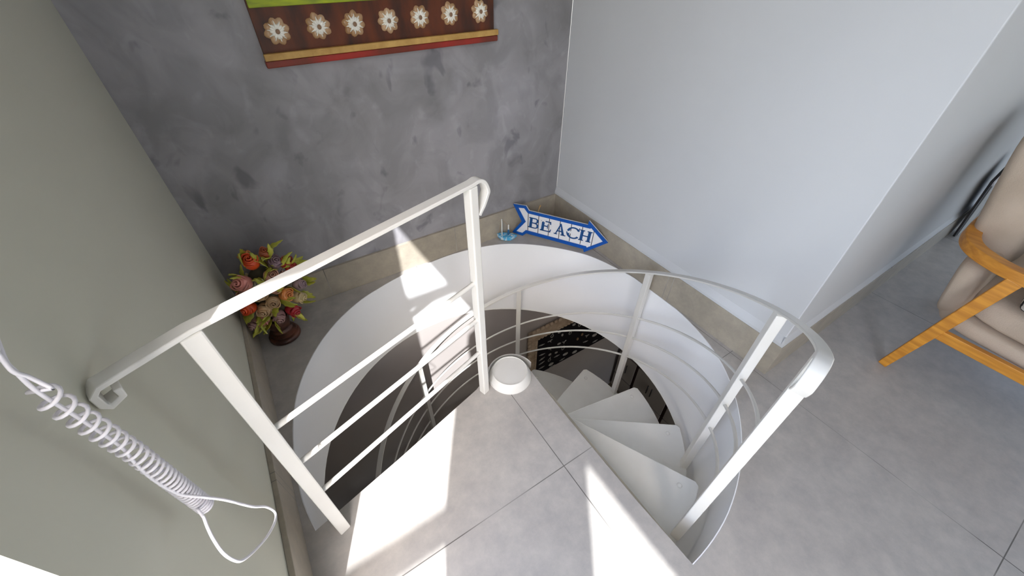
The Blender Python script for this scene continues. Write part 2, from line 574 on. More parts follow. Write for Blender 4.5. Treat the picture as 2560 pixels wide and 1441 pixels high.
# lower room
LY = 0.02
struct(MB().box((-3.0, LY, LOWZ), (1.75, LY + .1, SLAB)).build('wall_back', 'lower_wall'))
struct(MB().box((-3.0, FY0, LOWZ), (-2.9, LY, SLAB - .02)).build('wall_left', 'lower_wall'))
struct(MB().box((1.65, FY0, LOWZ), (1.75, LY, SLAB - .02)).build('wall_right', 'lower_wall'))
b = MB()       # lower front wall with an opening added to let daylight into the lower room
b.box((-3.0, FY0 - .1, LOWZ), (-.3, FY0, SLAB - .02)).box((.9, FY0 - .1, LOWZ), (1.75, FY0, SLAB - .02)).box((-.3, FY0 - .1, -.9), (.9, FY0, SLAB - .02)).box((-.3, FY0 - .1, LOWZ), (.9, FY0, -2.1))
struct(b.build('wall_front', 'lower_wall'))
struct(MB().box((-5, -14, LOWZ - .1), (6, FY0 - .1, LOWZ - .02)).build('floor', 'outdoor'))
struct(MB().box((-3.0, FY0 - .1, LOWZ - .1), (1.75, LY + .1, LOWZ)).build('floor', 'lower_floor'))

# skirting tiles, with the plaster lip above them
HB, TB = 0.179, 0.015
struct(MB().box((XL, -TB, 0), (-TB, 0, HB)).build('baseboard_back', 'tile_base', bevel=.001))
struct(MB().box((-TB, YO - TB, 0), (0, 0, HB)).build('baseboard_right', 'tile_base', bevel=.001))
struct(MB().box((0, YO - TB, 0), (FX1, YO, HB)).build('baseboard_right', 'tile_base', bevel=.001))
struct(MB().box((XL, DY0, 0), (XL + .017, -TB, HB)).build('baseboard_left', 'tile_base', bevel=.002))
def lip(a, bb, nrm):
    a, bb, nrm = Vector(a), Vector(bb), Vector(nrm)
    vs = []
    for p in (a, bb):
        vs += [p, p + nrm * .011, p + nrm * .011 + Vector((0, 0, .014)), p + Vector((0, 0, .050))]
    return MB().add(vs, [(0, 1, 2, 3), (7, 6, 5, 4), (0, 4, 5, 1), (1, 5, 6, 2), (2, 6, 7, 3), (3, 7, 4, 0)])
struct(lip((0, 0, HB), (0, YO, HB), (-1, 0, 0)).build('trim_2', 'white_wall'))
struct(lip((-.011, YO, HB), (FX1, YO, HB), (0, -1, 0)).build('trim_3', 'white_wall'))

# cream strip below the landing's right edge, above the first tread
struct(MB().box((-0.908, -1.90, -.075), (-0.872, -1.10, -.055)).build('trim_4', 'frame_beige'))

# outside the left door: balcony floor, parapet and a low rail
struct(MB().box((-6.5, -7, -.12), (XL - .12, 1.5, -.03)).build('floor', 'outdoor'))
struct(MB().box((-6.6, -7, -.03), (-6.5, 1.5, .95)).build('wall_outer', 'outwall'))
struct(MB().box((XL - .10, DY1, -.03), (XL - .02, DY0, .012)).build('door_1', 'alu'))

# ------------------------------------------------------------------ guard railing on the landing
def fillet_curl(o, d, out, down):
    """teardrop end of a flat handrail in the vertical plane (o, d)"""
    o, d = Vector(o), Vector(d)
    pr = [(0, 0), (out * .45, .002), (out * .8, -.012), (out, -.04), (out * .93, -down * .55), (out * .68, -down * .8), (out * .42, -down * .97), (.019, -down * 1.06)]
    return [o + d * s + Vector((0, 0, z)) for s, z in catmull([(a, z, 0) for a, z in pr], 5) and [(p.x, p.y) for p in catmull([(a, z, 0) for a, z in pr], 5)]]

PA, PL = Vector((-1.133, -0.990, 0)), Vector((-1.800, -1.200, 0))
RD = (PA - PL).normalized()                # rail direction
RN = Vector((-RD.y, RD.x, 0))
ZR = 0.985
def sq_post(base, top, d, w=.034):
    n_ = Vector((-d.y, d.x, 0))
    h = w / 2
    pts = [(-h, -h), (h, -h), (h, h), (-h, h)]
    return MB().prism(pts, base, d, n_, (0, 0, 1), 0, top - base[2])
g = thing('guard_railing', 'white steel straight guard rail from the left wall to the centre pole of the stair', 'railing', (PL.x, PL.y, 0))
sq_post(PL, ZR - .006, RD, .036).build('post', 'metal', g, bevel=.004)
sq_post(PA, ZR - .006, RD, .031).build('post', 'metal', g, bevel=.004)
tw = (XL + .006 - PL.x) / RD.x
wall_end = Vector((XL + .005, -1.262, 0))
RW = (PL - wall_end).normalized()
H_ = Vector((0, 0, 1))
rp = [wall_end + RW * .026 + H_ * (ZR - .018), wall_end + RW * .024 + H_ * (ZR - .036), wall_end + RW * .004 + H_ * (ZR - .041), wall_end + H_ * (ZR - .032), wall_end + H_ * (ZR - .010), wall_end + RW * .009 + H_ * ZR]
rp += [PL + RD * ((PA - PL).length * k / 6) + H_ * ZR for k in range(7)]
rp = rp[:-1] + fillet_curl(PA + H_ * ZR, RD, .060, .098)
MB().sweep(rp, RN, .030, .011).build('top_rail', 'metal', g, bevel=.003, smooth=True, sharp=50)
for z in (.632, .457, .275):
    b = MB()
    p0 = PL + RD * .018 + H_ * z
    p1 = PA - RD * .015 + H_ * z
    b.tube([p0, p1], .0078, 10)
    b.build('rail_bar', 'metal', g, smooth=True, sharp=50)

# ------------------------------------------------------------------ spiral staircase
CEN = Vector((-0.955, -0.968, 0))
POLE = Vector((-0.998, -0.986, 0))
RISE, STEP = 0.23, 27.0
st = thing('spiral_staircase', 'white steel spiral staircase turning down through the round floor opening', 'staircase', (CEN.x, CEN.y, LOWZ))
b = MB().lathe([(.055, LOWZ), (.055, -.056)], (CEN.x, CEN.y, 0), 32)
b.build('centre_column', 'metal', st, smooth=True, sharp=40)
b = MB().lathe([(.0960, 0.0005), (.0960, .006), (.0945, .010), (.0800, .042), (.0785, .0445), (.0765, .0455), (.0755, .0425), (.0735, .0425), (.0, .0425)], (POLE.x, POLE.y, 0), 48)
b.build('pole_cap', 'metal', st, smooth=True, sharp=30)
b = MB().lathe([(.108, -.03), (.108, .012), (.102, .012), (.102, -.03), (.108, -.03)], (POLE.x + .012, POLE.y + .006, 0), 30, math.radians(0), math.radians(190))
b.build('collar', 'metal', st, smooth=True, sharp=30)

def ring_xy(a, r):
    return Vector((CEN.x + r * math.cos(math.radians(a)), CEN.y + r * math.sin(math.radians(a)), 0))
def tread_poly(i):
    back = -60.8 + STEP * (i - 1)
    front = back - 33
    R = .877
    def off(a, side):
        """point on a line parallel to the ray at angle a, offset by side, at radius R"""
        d = Vector((math.cos(math.radians(a)), math.sin(math.radians(a))))
        n_ = Vector((-d.y, d.x))
        s = math.sqrt(R * R - side * side)
        return d, n_, s
    db, nb, sb = off(back - 2.9, .045)
    df, nf, sf = off(front + 2.9, -.045)
    pb = nb * .045 + db * sb
    pf = -nf * .045 + df * sf
    ab = math.atan2(pb.y, pb.x)
    af = math.atan2(pf.y, pf.x)
    if af > ab:
        af -= 2 * math.pi
    pts = []
    # outer arc from front to back, with rounded corners
    c = .016 / R
    pts.append(-nf * .045 + df * (sf - .016))
    for k in range(9):
        a = af + c + (ab - af - 2 * c) * k / 8
        pts.append(Vector((R * math.cos(a), R * math.sin(a))))
    pts.append(nb * .045 + db * (sb - .016))
    pts.append(nb * .045 + db * .05)
    pts.append(-db * .03 + nb * .03)
    pts.append(-df * .03 - nf * .03)
    pts.append(-nf * .045 + df * .05)
    return [(p.x, p.y) for p in pts], back
for i in range(1, 14):
    poly, back = tread_poly(i)
    z = -RISE * i
    t = MB().prism(poly, (CEN.x, CEN.y, z), (1, 0, 0), (0, 1, 0), (0, 0, 1), -.026, 0).build('tread', 'tread', st, bevel=.004)
    bp = ring_xy(back - 3.5, .805)
    hb = MB().lathe([(.011, 0), (.011, .002), (.007, .006), (.0, .007)], (bp.x, bp.y, z), 16)
    hb.build('bolt', 'tread', t, smooth=True)
def rail_z(a):
    return .193 - .0086 * a
RR = .862
for a, ti in ((-77.2, 1), (-48.2, 2), (2.4, 4), (55.2, 6), (106.3, 8), (158, 10), (212, 12)):
    p = ring_xy(a, RR)
    d = Vector((-math.sin(math.radians(a)), math.cos(math.radians(a)), 0))
    zb = -RISE * ti
    if a < -70:
        zb += .001
    sq_post(Vector((p.x, p.y, zb)), rail_z(a) - .004, d, .032 if a > 0 else .034).build('post', 'metal', st, bevel=.003)
aa = [-77.2 + 3 * k for k in range(115)]
path = [ring_xy(a, RR) + H_ * rail_z(a) for a in aa]
wd = [ring_xy(a, 1) - CEN for a in aa]
a = -77.2
dd = Vector((math.sin(math.radians(a)), -math.cos(math.radians(a)), 0))
cu = fillet_curl(ring_xy(a, RR) + H_ * rail_z(a), dd, .062, .100)
cu = list(reversed(cu))
path = cu + path[1:]
wd = [wd[0]] * len(cu) + wd[1:]
MB().sweep(path, wd, .032, .009).build('handrail', 'metal', st, bevel=.003, smooth=True, sharp=50)
for off_ in (-.345, -.515, -.69):
    MB().tube([ring_xy(a, RR) + H_ * (rail_z(a) + off_) for a in aa if rail_z(a) + off_ > LOWZ + .05], .0062, 8).build('mid_rail', 'metal', st, smooth=True)

# ------------------------------------------------------------------ coiled cord on the left wall
A_ = [(-1.885, -1.360, 1.42), (-1.885, -1.3698, 1.2389), (-1.885, -1.3798, 1.1989), (-1.885, -1.3845, 1.1789), (-1.885, -1.3869, 1.1685), (-1.884, -1.3955, 1.151), (-1.882, -1.392, 1.1363), (-1.876, -1.3962, 1.1231), (-1.872, -1.3995, 1.115)]
B_ = [(-1.887, -1.27, 1.42), (-1.887, -1.3058, 1.2571), (-1.886, -1.3458, 1.1975), (-1.886, -1.3712, 1.1733), (-1.886, -1.3869, 1.1586), (-1.885, -1.3919, 1.1469), (-1.885, -1.3968, 1.1158), (-1.885, -1.3914, 1.0517), (-1.885, -1.3878, 0.9765), (-1.889, -1.3906, 0.9362), (-1.892, -1.3916, 0.883), (-1.886, -1.394, 0.8283)]
L_ = [(-1.868, -1.4004, 0.8053), (-1.855, -1.3903, 0.7516), (-1.838, -1.3836, 0.6784), (-1.832, -1.3642, 0.6212), (-1.828, -1.3643, 0.5842), (-1.828, -1.3893, 0.5951), (-1.832, -1.4318, 0.6378), (-1.838, -1.4719, 0.6897), (-1.845, -1.4959, 0.7262), (-1.85, -1.4999, 0.7437), (-1.857, -1.4904, 0.7658), (-1.866, -1.464, 0.7729), (-1.872, -1.4405, 0.7752), (-1.876, -1.421, 0.7766), (-1.88, -1.4076, 0.7855)]

coil = []
NT = 31
zs = [0.0]
for k in range(NT):
    f = k / (NT - 1)
    zs.append(zs[-1] + .0060 + .0150 * f ** 2.2)
for k in range(NT):
    for j in range(14):
        t = j / 14
        f = (zs[k] + (zs[k + 1] - zs[k]) * t) / zs[-1]
        zz = .745 + (1.115 - .745) * f
        cy = -1.381 - .014 * max(0, f - .55) / .45
        rr = .0120 + .0004 * f
        a = 2 * math.pi * t + math.pi
        coil.append(Vector((-1.885 + rr * math.cos(a), cy + rr * math.sin(a), zz)))
cp = catmull(B_ + L_, 6) + coil + catmull(list(reversed(A_)), 6)
tag(MB().tube(cp, .0024, 8).build('coiled_cord', 'cord', smooth=True), 'white coiled cord hanging in a loop beside the pale left wall', 'cord')

# ------------------------------------------------------------------ wall art with flower row
PX0, PX1, PZ0, PZ1 = -1.447, -.474, 1.130, 1.62
art = thing('wall_art', 'brown wooden panel with a row of white flowers hanging on the grey cement wall', 'wall art', ((PX0 + PX1) / 2, 0, PZ0))
MB().box((PX0, -.022, PZ0), (PX1, -.001, PZ1)).build('board', 'panel_brown', art, bevel=.002)
MB().box((PX0 - .003, -.038, 1.140), (-.459, -.020, 1.163)).build('gold_strip', 'gold', art, bevel=.003)
MB().box((PX0 - .005, -.034, 1.116), (-.461, -.001, 1.139)).build('red_strip', 'red', art, bevel=.004)
MB().box((PX0 + .004, -.030, 1.300), (PX1 - .004, -.020, 1.345)).build('green_strip', 'green', art, bevel=.003)
MB().box((PX0 - .003, -.034, 1.60), (-.461, -.001, 1.64)).build('red_strip', 'red', art, bevel=.004)
fl_x = [(-1.378, 1.228), (-1.234, 1.231), (-1.102, 1.230), (-.965, 1.231), (-.831, 1.233), (-.692, 1.234), (-.545, 1.235)]
def petal(mb, c, a, r0, r1, w, y0, y1, tip=.6, bulge=.004):
    """one raised petal in the xz plane round centre c, pointing at angle a"""
    d = Vector((math.cos(a), 0, math.sin(a)))
    n_ = Vector((-math.sin(a), 0, math.cos(a)))
    N = 10
    ring = []
    for k in range(N):
        t = 2 * math.pi * k / N
        u = (r0 + r1) / 2 + (r1 - r0) / 2 * math.cos(t)
        ww = w / 2 * math.sin(t) * (1 if u < (r0 + r1) / 2 else tip + (1 - tip) * abs(math.sin(t)))
        ring.append(d * u + n_ * ww)
    C_ = Vector(c)
    vs = [C_ + p + Vector((0, y0, 0)) for p in ring] + [C_ + d * ((r0 + r1) / 2) + (p - d * ((r0 + r1) / 2)) * .8 + Vector((0, y1 * .8 + y0 * .2, 0)) for p in ring]
    vs += [C_ + d * ((r0 + r1) / 2) + Vector((0, y1 + (bulge if bulge < 0 else 0), 0))]
    fs = [(k, (k + 1) % N, (k + 1) % N + N, k + N) for k in range(N)] + [(k + N, (k + 1) % N + N, 2 * N) for k in range(N)]
    mb.add(vs, fs)
for q, (fx, fz) in enumerate(fl_x):
    rnd = random.Random(q + 3)
    b = MB()
    a0 = rnd.random()
    for k in range(8):
        petal(b, (fx, -.0215, fz), a0 + k * math.pi / 4 + rnd.uniform(-.06, .06), .010, .0455 + rnd.uniform(-.003, .002), .031, 0, -.007)
    f = b.build('flower', 'petal_shell', art, smooth=True)
    b = MB()
    for k in range(13):
        petal(b, (fx, -.028, fz), a0 + k * 2 * math.pi / 13, .004, .0255, .0115, 0, -.006)
    for k in range(10):
        petal(b, (fx, -.0275, fz), a0 + .2 + k * 2 * math.pi / 10, .01, .0345, .0052, 0, -.005)
    b.build('inner_petals', 'petal_white', f, smooth=True)
    b = MB().ellipsoid((fx, -.034, fz), (.0075, .003, .0082), 14, 8)
    b.build('flower_centre', 'petal_centre', f, smooth=True)

# ------------------------------------------------------------------ BEACH arrow sign
SO = Vector((-0.337, -0.072, 0.0))
SU = Vector((0.540, -0.842, 0)).normalized()
SV = Vector((0.056, 0.036, .998)).normalized()
SN = SU.cross(SV).normalized()
if SN.y > 0:
    SN = -SN
sign = thing('arrow_sign', 'blue and white wooden BEACH arrow sign leaning in the floor corner', 'sign', SO + SU * .22)
outl = [(-.055, .214), (.031, .220), (.053, .192), (.436, .192), (.439, .220), (.574, .108), (.440, .001), (.431, .022), (.046, .028), (.021, .004), (-.056, .010), (.009, .107)]
MB().prism(outl, SO, SU, SV, SN, -.009, .0).build('board', 'sign_white', sign, bevel=.001)
innl = [(-.020, .197), (.021, .203), (.048, .174), (.454, .172), (.459, .178), (.543, .106), (.452, .036), (.447, .044), (.040, .050), (.016, .022), (-.027, .024), (.036, .110)]
def TS(p):
    return (.032 + .978 * p[0] + .07 * p[1], 1.135 * p[1] + .003)
# blue border band between outline and inner panel
vs = [SO + SU * p[0] + SV * p[1] + SN * .0005 for p in outl] + [SO + SU * p[0] + SV * p[1] + SN * .0005 for p in innl]
vs += [p + SN * .005 for p in vs[:24]]
fs = []
for i in range(12):
    j = (i + 1) % 12
    fs += [(24 + i, 24 + j, 36 + j, 36 + i), (i, 12 + i, 12 + j, j), (i, j, 24 + j, 24 + i), (12 + i, 36 + i, 36 + j, 12 + j)]
MB().add(vs, fs).build('border', 'blue', sign)
b = MB()
for u0, u1 in ((.007, .0185), (.080, .0905), (.153, .1625), (.2265, .2345), (.3005, .3075), (.3725, .3795), (.4465, .4505)):
    b.prism([TS(p) for p in ((u1 - .0021, .039), (u1 + .0021, .039), (u0 + .0021, .152), (u0 - .0021, .152))], SO, SU, SV, SN, .0, .0008)
b.build('plank_grooves', 'groove', sign)
L = MB()
def rect(x0, y0, x1, y1):
    L.prism([TS(p) for p in ((x0, y0), (x1, y0), (x1, y1), (x0, y1))], SO, SU, SV, SN, .0, .0022)
def poly_(pts):
    L.prism([TS(p) for p in pts], SO, SU, SV, SN, .0, .0022)
def arcband(cx, cy, rx, ry, a0, a1, t0, t1, n=14, tv=None):
    for k in range(n):
        p, q = [], []
        for kk in (k, k + 1):
            a = math.radians(a0 + (a1 - a0) * kk / n)
            th = t0 + (t1 - t0) * abs(math.cos(a))
            p.append((cx + rx * math.cos(a), cy + ry * math.sin(a)))
            q.append((cx + (rx - th) * math.cos(a), cy + (ry - (t0 if tv is None else tv)) * math.sin(a)))
        poly_([p[0], p[1], q[1], q[0]])
y0, y1 = .0640, .1290
# B
rect(.024, y0, .042, y1); rect(.018, y0, .060, y0 + .006); rect(.018, y1 - .006, .060, y1); rect(.036, .094, .060, .100)
arcband(.060, .1125, .024, .0165, -90, 90, .005, .013, tv=.0055)
arcband(.060, .0815, .029, .0175, -90, 90, .005, .014, tv=.0055)
# E
rect(.108, y0, .126, y1); rect(.101, y0, .170, y0 + .006); rect(.101, y1 - .006, .168, y1); rect(.122, .094, .150, .100); rect(.147, .084, .152, .110)
poly_([(.160, y0), (.172, y0), (.176, .083), (.171, .083)]); poly_([(.158, y1), (.169, y1), (.171, .112), (.166, .112)])
# A
poly_([(.231, .134), (.238, .134), (.268, y0), (.251, y0)]); poly_([(.231, .134), (.236, .120), (.211, y0), (.204, y0)])
rect(.198, y0, .219, y0 + .005); rect(.243, y0, .276, y0 + .005); rect(.217, .084, .252, .090)
# C
arcband(.323, .0965, .046, .0360, 35, 325, .007, .019, 24, tv=.0075)
poly_([(.352, .112), (.358, .112), (.359, .1335), (.354, .1335)])
# H
for x in (.377, .425):
    rect(x - .009, y0, x + .009, y1); rect(x - .016, y0, x + .016, y0 + .005); rect(x - .016, y1 - .005, x + .016, y1)
rect(.382, .093, .420, .099)
L.build('lettering', 'letter', sign)
for cx, cy in ((.112, .128), (.292, .098)):
    pts = [(-.024, .006), (-.012, .010), (-.004, .002), (.001, .009), (.008, .001), (.012, .008), (.020, .001), (.018, -.006), (.009, -.008), (.004, -.003), (-.003, -.009), (-.008, -.001), (-.016, .003)]
    MB().prism([TS((cx + p[0], cy + p[1])) for p in pts], SO, SU, SV, SN, .0, .0032).build('gull_mark', 'sign_white', sign)
tw_ = [SO + SU * (.110 + .010 * t) + SV * (.192 + .046 * t) - SN * (.006 + .008 * t) for t in (0, .35, .7, 1)]
MB().tube(tw_, [.0015, .0018, .003, .0055], 6).build('twine', 'twine', sign, smooth=True)

# ------------------------------------------------------------------ toy sailboat
boat = thing('toy_sailboat', 'small turquoise wooden toy sailboat beside the tail of the arrow sign', 'toy boat', (-.440, -.066, 0))
BO = Vector((-.440, -.066, 0))
BU = Vector((.78, -.62, 0)).normalized()
BN = Vector((-BU.y, BU.x, 0))
b = MB()
prof = [(-.060, .005, .032), (-.054, .015, .020), (-.030, .025, .004), (0, .028, .0), (.030, .024, .002), (.054, .012, .014), (.068, .002, .030)]
vs = []
for u, w, zb in prof:
    zt = .034 + abs(u) * .06
    for s_, z_ in ((-1, zt), (-.75, zb + .004), (0, zb), (.75, zb + .004), (1, zt)):
        vs.append(BO + BU * u + BN * (w * s_) + H_ * z_)
fs = []
for i in range(len(prof) - 1):
    for k in range(4):
        fs.append((i * 5 + k, i * 5 + k + 1, i * 5 + k + 6, i * 5 + k + 5))
    fs.append((i * 5 + 4, i * 5, i * 5 + 5, i * 5 + 9))
fs += [(0, 1, 2, 3, 4), tuple(len(vs) - 1 - k for k in range(5))]
b.add(vs, fs).build('hull', 'boat_blue', boat, smooth=True, sharp=40)
MB().tube([BO - BU * .028 + H_ * .028, BO - BU * .028 + H_ * .152], [.0050, .0044], 8).build('mast', 'boat_white', boat, smooth=True)
MB().tube([BO + BU * .014 + H_ * .028, BO + BU * .014 + H_ * .112], [.0048, .0042], 8).build('mast', 'boat_white', boat, smooth=True)
b = MB()
b.tube([BO - BU * .028 + H_ * .150, BO + BU * .014 + H_ * .108, BO + BU * .055 + H_ * .033], .0007, 5)
b.tube([BO - BU * .028 + H_ * .150, BO - BU * .052 + H_ * .034], .0007, 5)
b.build('rigging', 'twine', boat)
b = MB()
spts = []
for k in range(10):
    a = math.pi / 2 + k * math.pi / 5
    r_ = .014 if k % 2 == 0 else .005
    spts.append((r_ * math.cos(a), r_ * math.sin(a)))
b.prism(spts, BO - BU * .022 - BN * .021 + H_ * .026, BU, H_, -BN, -.001, .003)
b.build('starfish', 'boat_white', boat)
MB().ellipsoid(BO + BU * .014 - BN * .002 + H_ * .058, (.0085, .006, .024), 10, 8).build('anchor_board', 'boat_navy', boat, smooth=True)
MB().ellipsoid(BO + BU * .036 - BN * .006 + H_ * .034, (.009, .007, .006), 10, 6).build('seashell', 'boat_white', boat, smooth=True)

# ------------------------------------------------------------------ ceramic flower bouquet
VB = Vector((-1.803, -.185, 0))
bq = thing('ceramic_bouquet', 'glazed ceramic rose bouquet in a red-brown vase in the left floor corner', 'flower bouquet', VB)
b = MB().lathe([(0, 0), (.062, 0), (.071, .008), (.070, .022), (.062, .026), (.056, .028), (.061, .034), (.060, .042), (.046, .046), (.043, .049), (.050, .055), (.049, .064), (.040, .068), (.039, .072), (.046, .080), (.050, .100), (.056, .125), (.050, .135), (0, .13)], VB, 36)
b.build('vase', 'vase', bq, smooth=True, sharp=60)
BCN = Vector((-1.775, -.175, .30))
MB().ellipsoid(BCN - Vector((0, 0, .02)), (.075, .06, .135), 16, 12).build('stem_bundle', 'moss', bq, smooth=True)
ccol = {'orange_red': (.62, .07, .015), 'rust': (.42, .10, .04), 'plum': (.22, .14, .17), 'dark_red': (.32, .03, .02), 'dusty_pink': (.46, .24, .17), 'pink': (.60, .24, .20), 'grey_cream': (.42, .41, .32),
        'tan': (.50, .33, .18), 'orange': (.66, .25, .07), 'cream': (.58, .46, .24), 'lilac': (.32, .22, .25), 'crimson': (.38, .02, .03), 'mauve': (.36, .21, .20)}
for k, c in ccol.items():
    M['rose_' + k] = mat('glazed_' + k, tuple(min(.85, v * 1.3) for v in c), rough=.3, var=.25, scale=20, clear=.3)
def rose_mesh(mb, c, d, s=1.0, tw=0.0):
    """bud-shaped ceramic rose: rounded cup with a rolled spiral and flared lips"""
    c, d = Vector(c), Vector(d).normalized()
    q = d.to_track_quat('Z', 'Y').to_matrix()
    b = MB()
    b.lathe([(.0, -.038), (.012, -.036), (.024, -.024), (.028, -.008), (.026, .006), (.020, .016), (.013, .018), (.0, .014)], (0, 0, 0), 18)
    for k in range(3):           # flared outer petals
        a = tw + k * 2.1
        pts = []
        for j in range(7):
            aa_ = a + (j - 3) * .28
            rr = .0225 + .004 * (1 - ((j - 3) / 3) ** 2)
            pts.append((rr * math.cos(aa_), rr * math.sin(aa_)))
        vs_ = [(x, y, .004) for x, y in pts] + [(x * 1.12, y * 1.12, .022 - .004 * abs(j - 3)) for j, (x, y) in enumerate(pts)] + [(x * .95, y * .95, .020 - .004 * abs(j - 3)) for j, (x, y) in enumerate(pts)]
        fs_ = [(j, j + 1, j + 8, j + 7) for j in range(6)] + [(j + 7, j + 8, j + 15, j + 14) for j in range(6)] + [(j + 14, j + 15, j + 1, j) for j in range(6)]
        b.add(vs_, fs_)
    sp_ = []                     # rolled centre
    for j in range(26):
        a = tw + j * .55
        rr = .0025 + .0165 * j / 25
        sp_.append((rr * math.cos(a), rr * math.sin(a), .029 - .012 * j / 25))
    b.sweep(sp_, Vector((0, 0, 1)), .013, .0028)
    mb.add([c + q @ (Vector(v) * s) for v in b.v], b.f)
def leaf_mesh(mb, c, d, side, s=1.0, curl=.5):
    c, d = Vector(c), Vector(d).normalized()
    sd = Vector(side)
    sd = (sd - d * sd.dot(d)).normalized()
    up = d.cross(sd)
    N = 8
    vs_ = []
    for i in range(N + 1):
        t = i / N
        w = .0135 * math.sin(math.pi * min(1, t * .88 + .10)) * (1 + .28 * math.sin(t * 24)) * s
        if i == N:
            w = .0008
        o_ = c + d * (.076 * t * s) + up * (curl * .045 * (t ** 2) * s) + sd * .006 * math.sin(t * 5) * s
        for k in (-1, 0, 1):
            vs_.append(o_ + sd * w * k + up * (.006 * abs(k) * s))
        for k in (1, 0, -1):
            vs_.append(o_ + sd * w * k * .96 + up * (.006 * abs(k) * s - .0028))
    fs_ = []
    for i in range(N):
        for k in range(6):
            fs_.append((i * 6 + k, i * 6 + (k + 1) % 6, (i + 1) * 6 + (k + 1) % 6, (i + 1) * 6 + k))
    fs_ += [tuple(range(6)), tuple(N * 6 + k for k in range(6))]
    mb.add(vs_, fs_)
roses = [(-1.779, -0.221, 0.479, 'orange_red', 1.15), (-1.72, -0.204, 0.489, 'rust', .8), (-1.703, -0.212, 0.435, 'plum', 1.0), (-1.662, -0.206, 0.42, 'dark_red', .9), (-1.651, -0.205, 0.385, 'dark_red', .8),
         (-1.738, -0.226, 0.383, 'dusty_pink', 1.05), (-1.845, -0.231, 0.395, 'pink', 1.25), (-1.789, -0.233, 0.368, 'grey_cream', .85), (-1.873, -0.236, 0.267, 'orange_red', 1.0), (-1.776, -0.241, 0.263, 'tan', 1.05),
         (-1.716, -0.233, 0.273, 'orange', 1.05), (-1.674, -0.208, 0.213, 'cream', 1.0), (-1.649, -0.204, 0.281, 'lilac', .9), (-1.72, -0.224, 0.167, 'crimson', 1.05), (-1.818, -0.239, 0.235, 'tan', 1.15),
         (-1.784, -0.232, 0.165, 'mauve', 1.0), (-1.848, -0.232, 0.178, 'pink', 1.0), (-1.880, -0.230, 0.170, 'mauve', 1.0), (-1.744, -0.237, 0.329, 'dusty_pink', 1.0), (-1.804, -0.235, 0.314, 'tan', 1.0),
         (-1.860, -0.220, 0.328, 'dusty_pink', .95), (-1.690, -.205, .335, 'pink', .9),
         (-1.80, -.10, .43, 'orange', 1.0), (-1.72, -.09, .38, 'plum', 1.0), (-1.84, -.09, .31, 'cream', 1.0), (-1.70, -.09, .27, 'dusty_pink', 1.0), (-1.79, -.08, .22, 'crimson', 1.0)]
for q, (x, y, z, c, s) in enumerate(roses):
    p = Vector((x, y, z))
    d = (p - Vector((-1.775, -.13, .22 + .4 * (z - .22)))).normalized()
    b = MB()
    rose_mesh(b, p, d, s, q * 1.3)
    ro_ = b.build('rose', 'rose_' + c, bq, smooth=True)
    ro_['label'] = c.replace('_', ' ') + ' ceramic rose'
    if q < 22:
        up = Vector((0, 0, 1))
        rnd = random.Random(q)
        for k in range(3):
            ang = rnd.uniform(0, 6.28)
            e1 = d.cross(up).normalized()
            e2 = d.cross(e1)
            rad = e1 * math.cos(ang) + e2 * math.sin(ang)
            out = Vector((x + 1.775, (y + .18) * .5, z - .28)).normalized()
            lp = p - d * .028 * s + rad * .020
            if lp.x < -1.87:
                out.x = max(out.x, -.2)
            b = MB()
            leaf_mesh(b, lp, rad * .55 + d * .45 + out * .75, d.cross(rad) + rad * .2, rnd.uniform(.85, 1.15), rnd.choice((-.8, .7, 1.1)))
            lf = b.build('leaf', 'leaf', bq, smooth=True)
            # keep leaves clear of the walls
            for v in lf.data.vertices:
                v.co.x = max(v.co.x, -1.911 - lf.matrix_world.translation.x if lf.parent is None else -1.911)
                v.co.y = min(v.co.y, -.02)

# ------------------------------------------------------------------ armchair
ch = thing('armchair', 'oak framed lounge armchair with beige velvet cushions against the white wall', 'armchair', (.9, -2.1, 0))
XLc, XRc = .52, 1.30
rpth = [(XLc - .01, -2.55), (XLc, -2.25), (XLc + .008, -1.99), (XLc + .035, -1.88), (XLc + .10, -1.80), (XLc + .21, -1.765), (.91, -1.757)]
rr_ = catmull([(x, y, .594) for x, y in rpth], 6)
mir = [Vector((XLc + XRc - p.x, p.y, p.z)) for p in reversed(rr_[:-1])]
full = rr_ + mir
MB().sweep(full, (0, 0, 1), .042, .050).build('arm_rail', 'oak_h', ch, bevel=.004, smooth=True, sharp=40)
def leg(b0, t0, w, t):
    b0, t0 = Vector(b0), Vector(t0)
    return MB().sweep([b0, b0.lerp(t0, .5), t0], (0, 1, 0), [w * .72, w * .90, w * 1.0], t)
for X0, X1, nm in ((XLc - .008, XLc, 'l'), (XRc + .008, XRc, 'r')):
    leg((X0, -1.862, 0.002), (X1, -1.962, .578), .047, .030).build('leg', 'oak', ch, bevel=.003)
    leg((X0, -2.62, 0.002), (X1, -2.50, .578), .047, .030).build('leg', 'oak', ch, bevel=.003)
    MB().sweep([(X1, -1.915, .262), (X1, -2.57, .262)], (0, 0, 1), .045, .026).build('side_stretcher', 'oak', ch, bevel=.003)
MB().sweep([(XLc + .01, -1.925, .255), (XRc - .01, -1.925, .255)], (0, 0, 1), .05, .024).build('back_stretcher', 'oak_h', ch, bevel=.003)
MB().sweep([(XLc + .01, -2.50, .255), (XRc - .01, -2.50, .255)], (0, 0, 1), .05, .024).build('front_stretcher', 'oak_h', ch, bevel=.003)
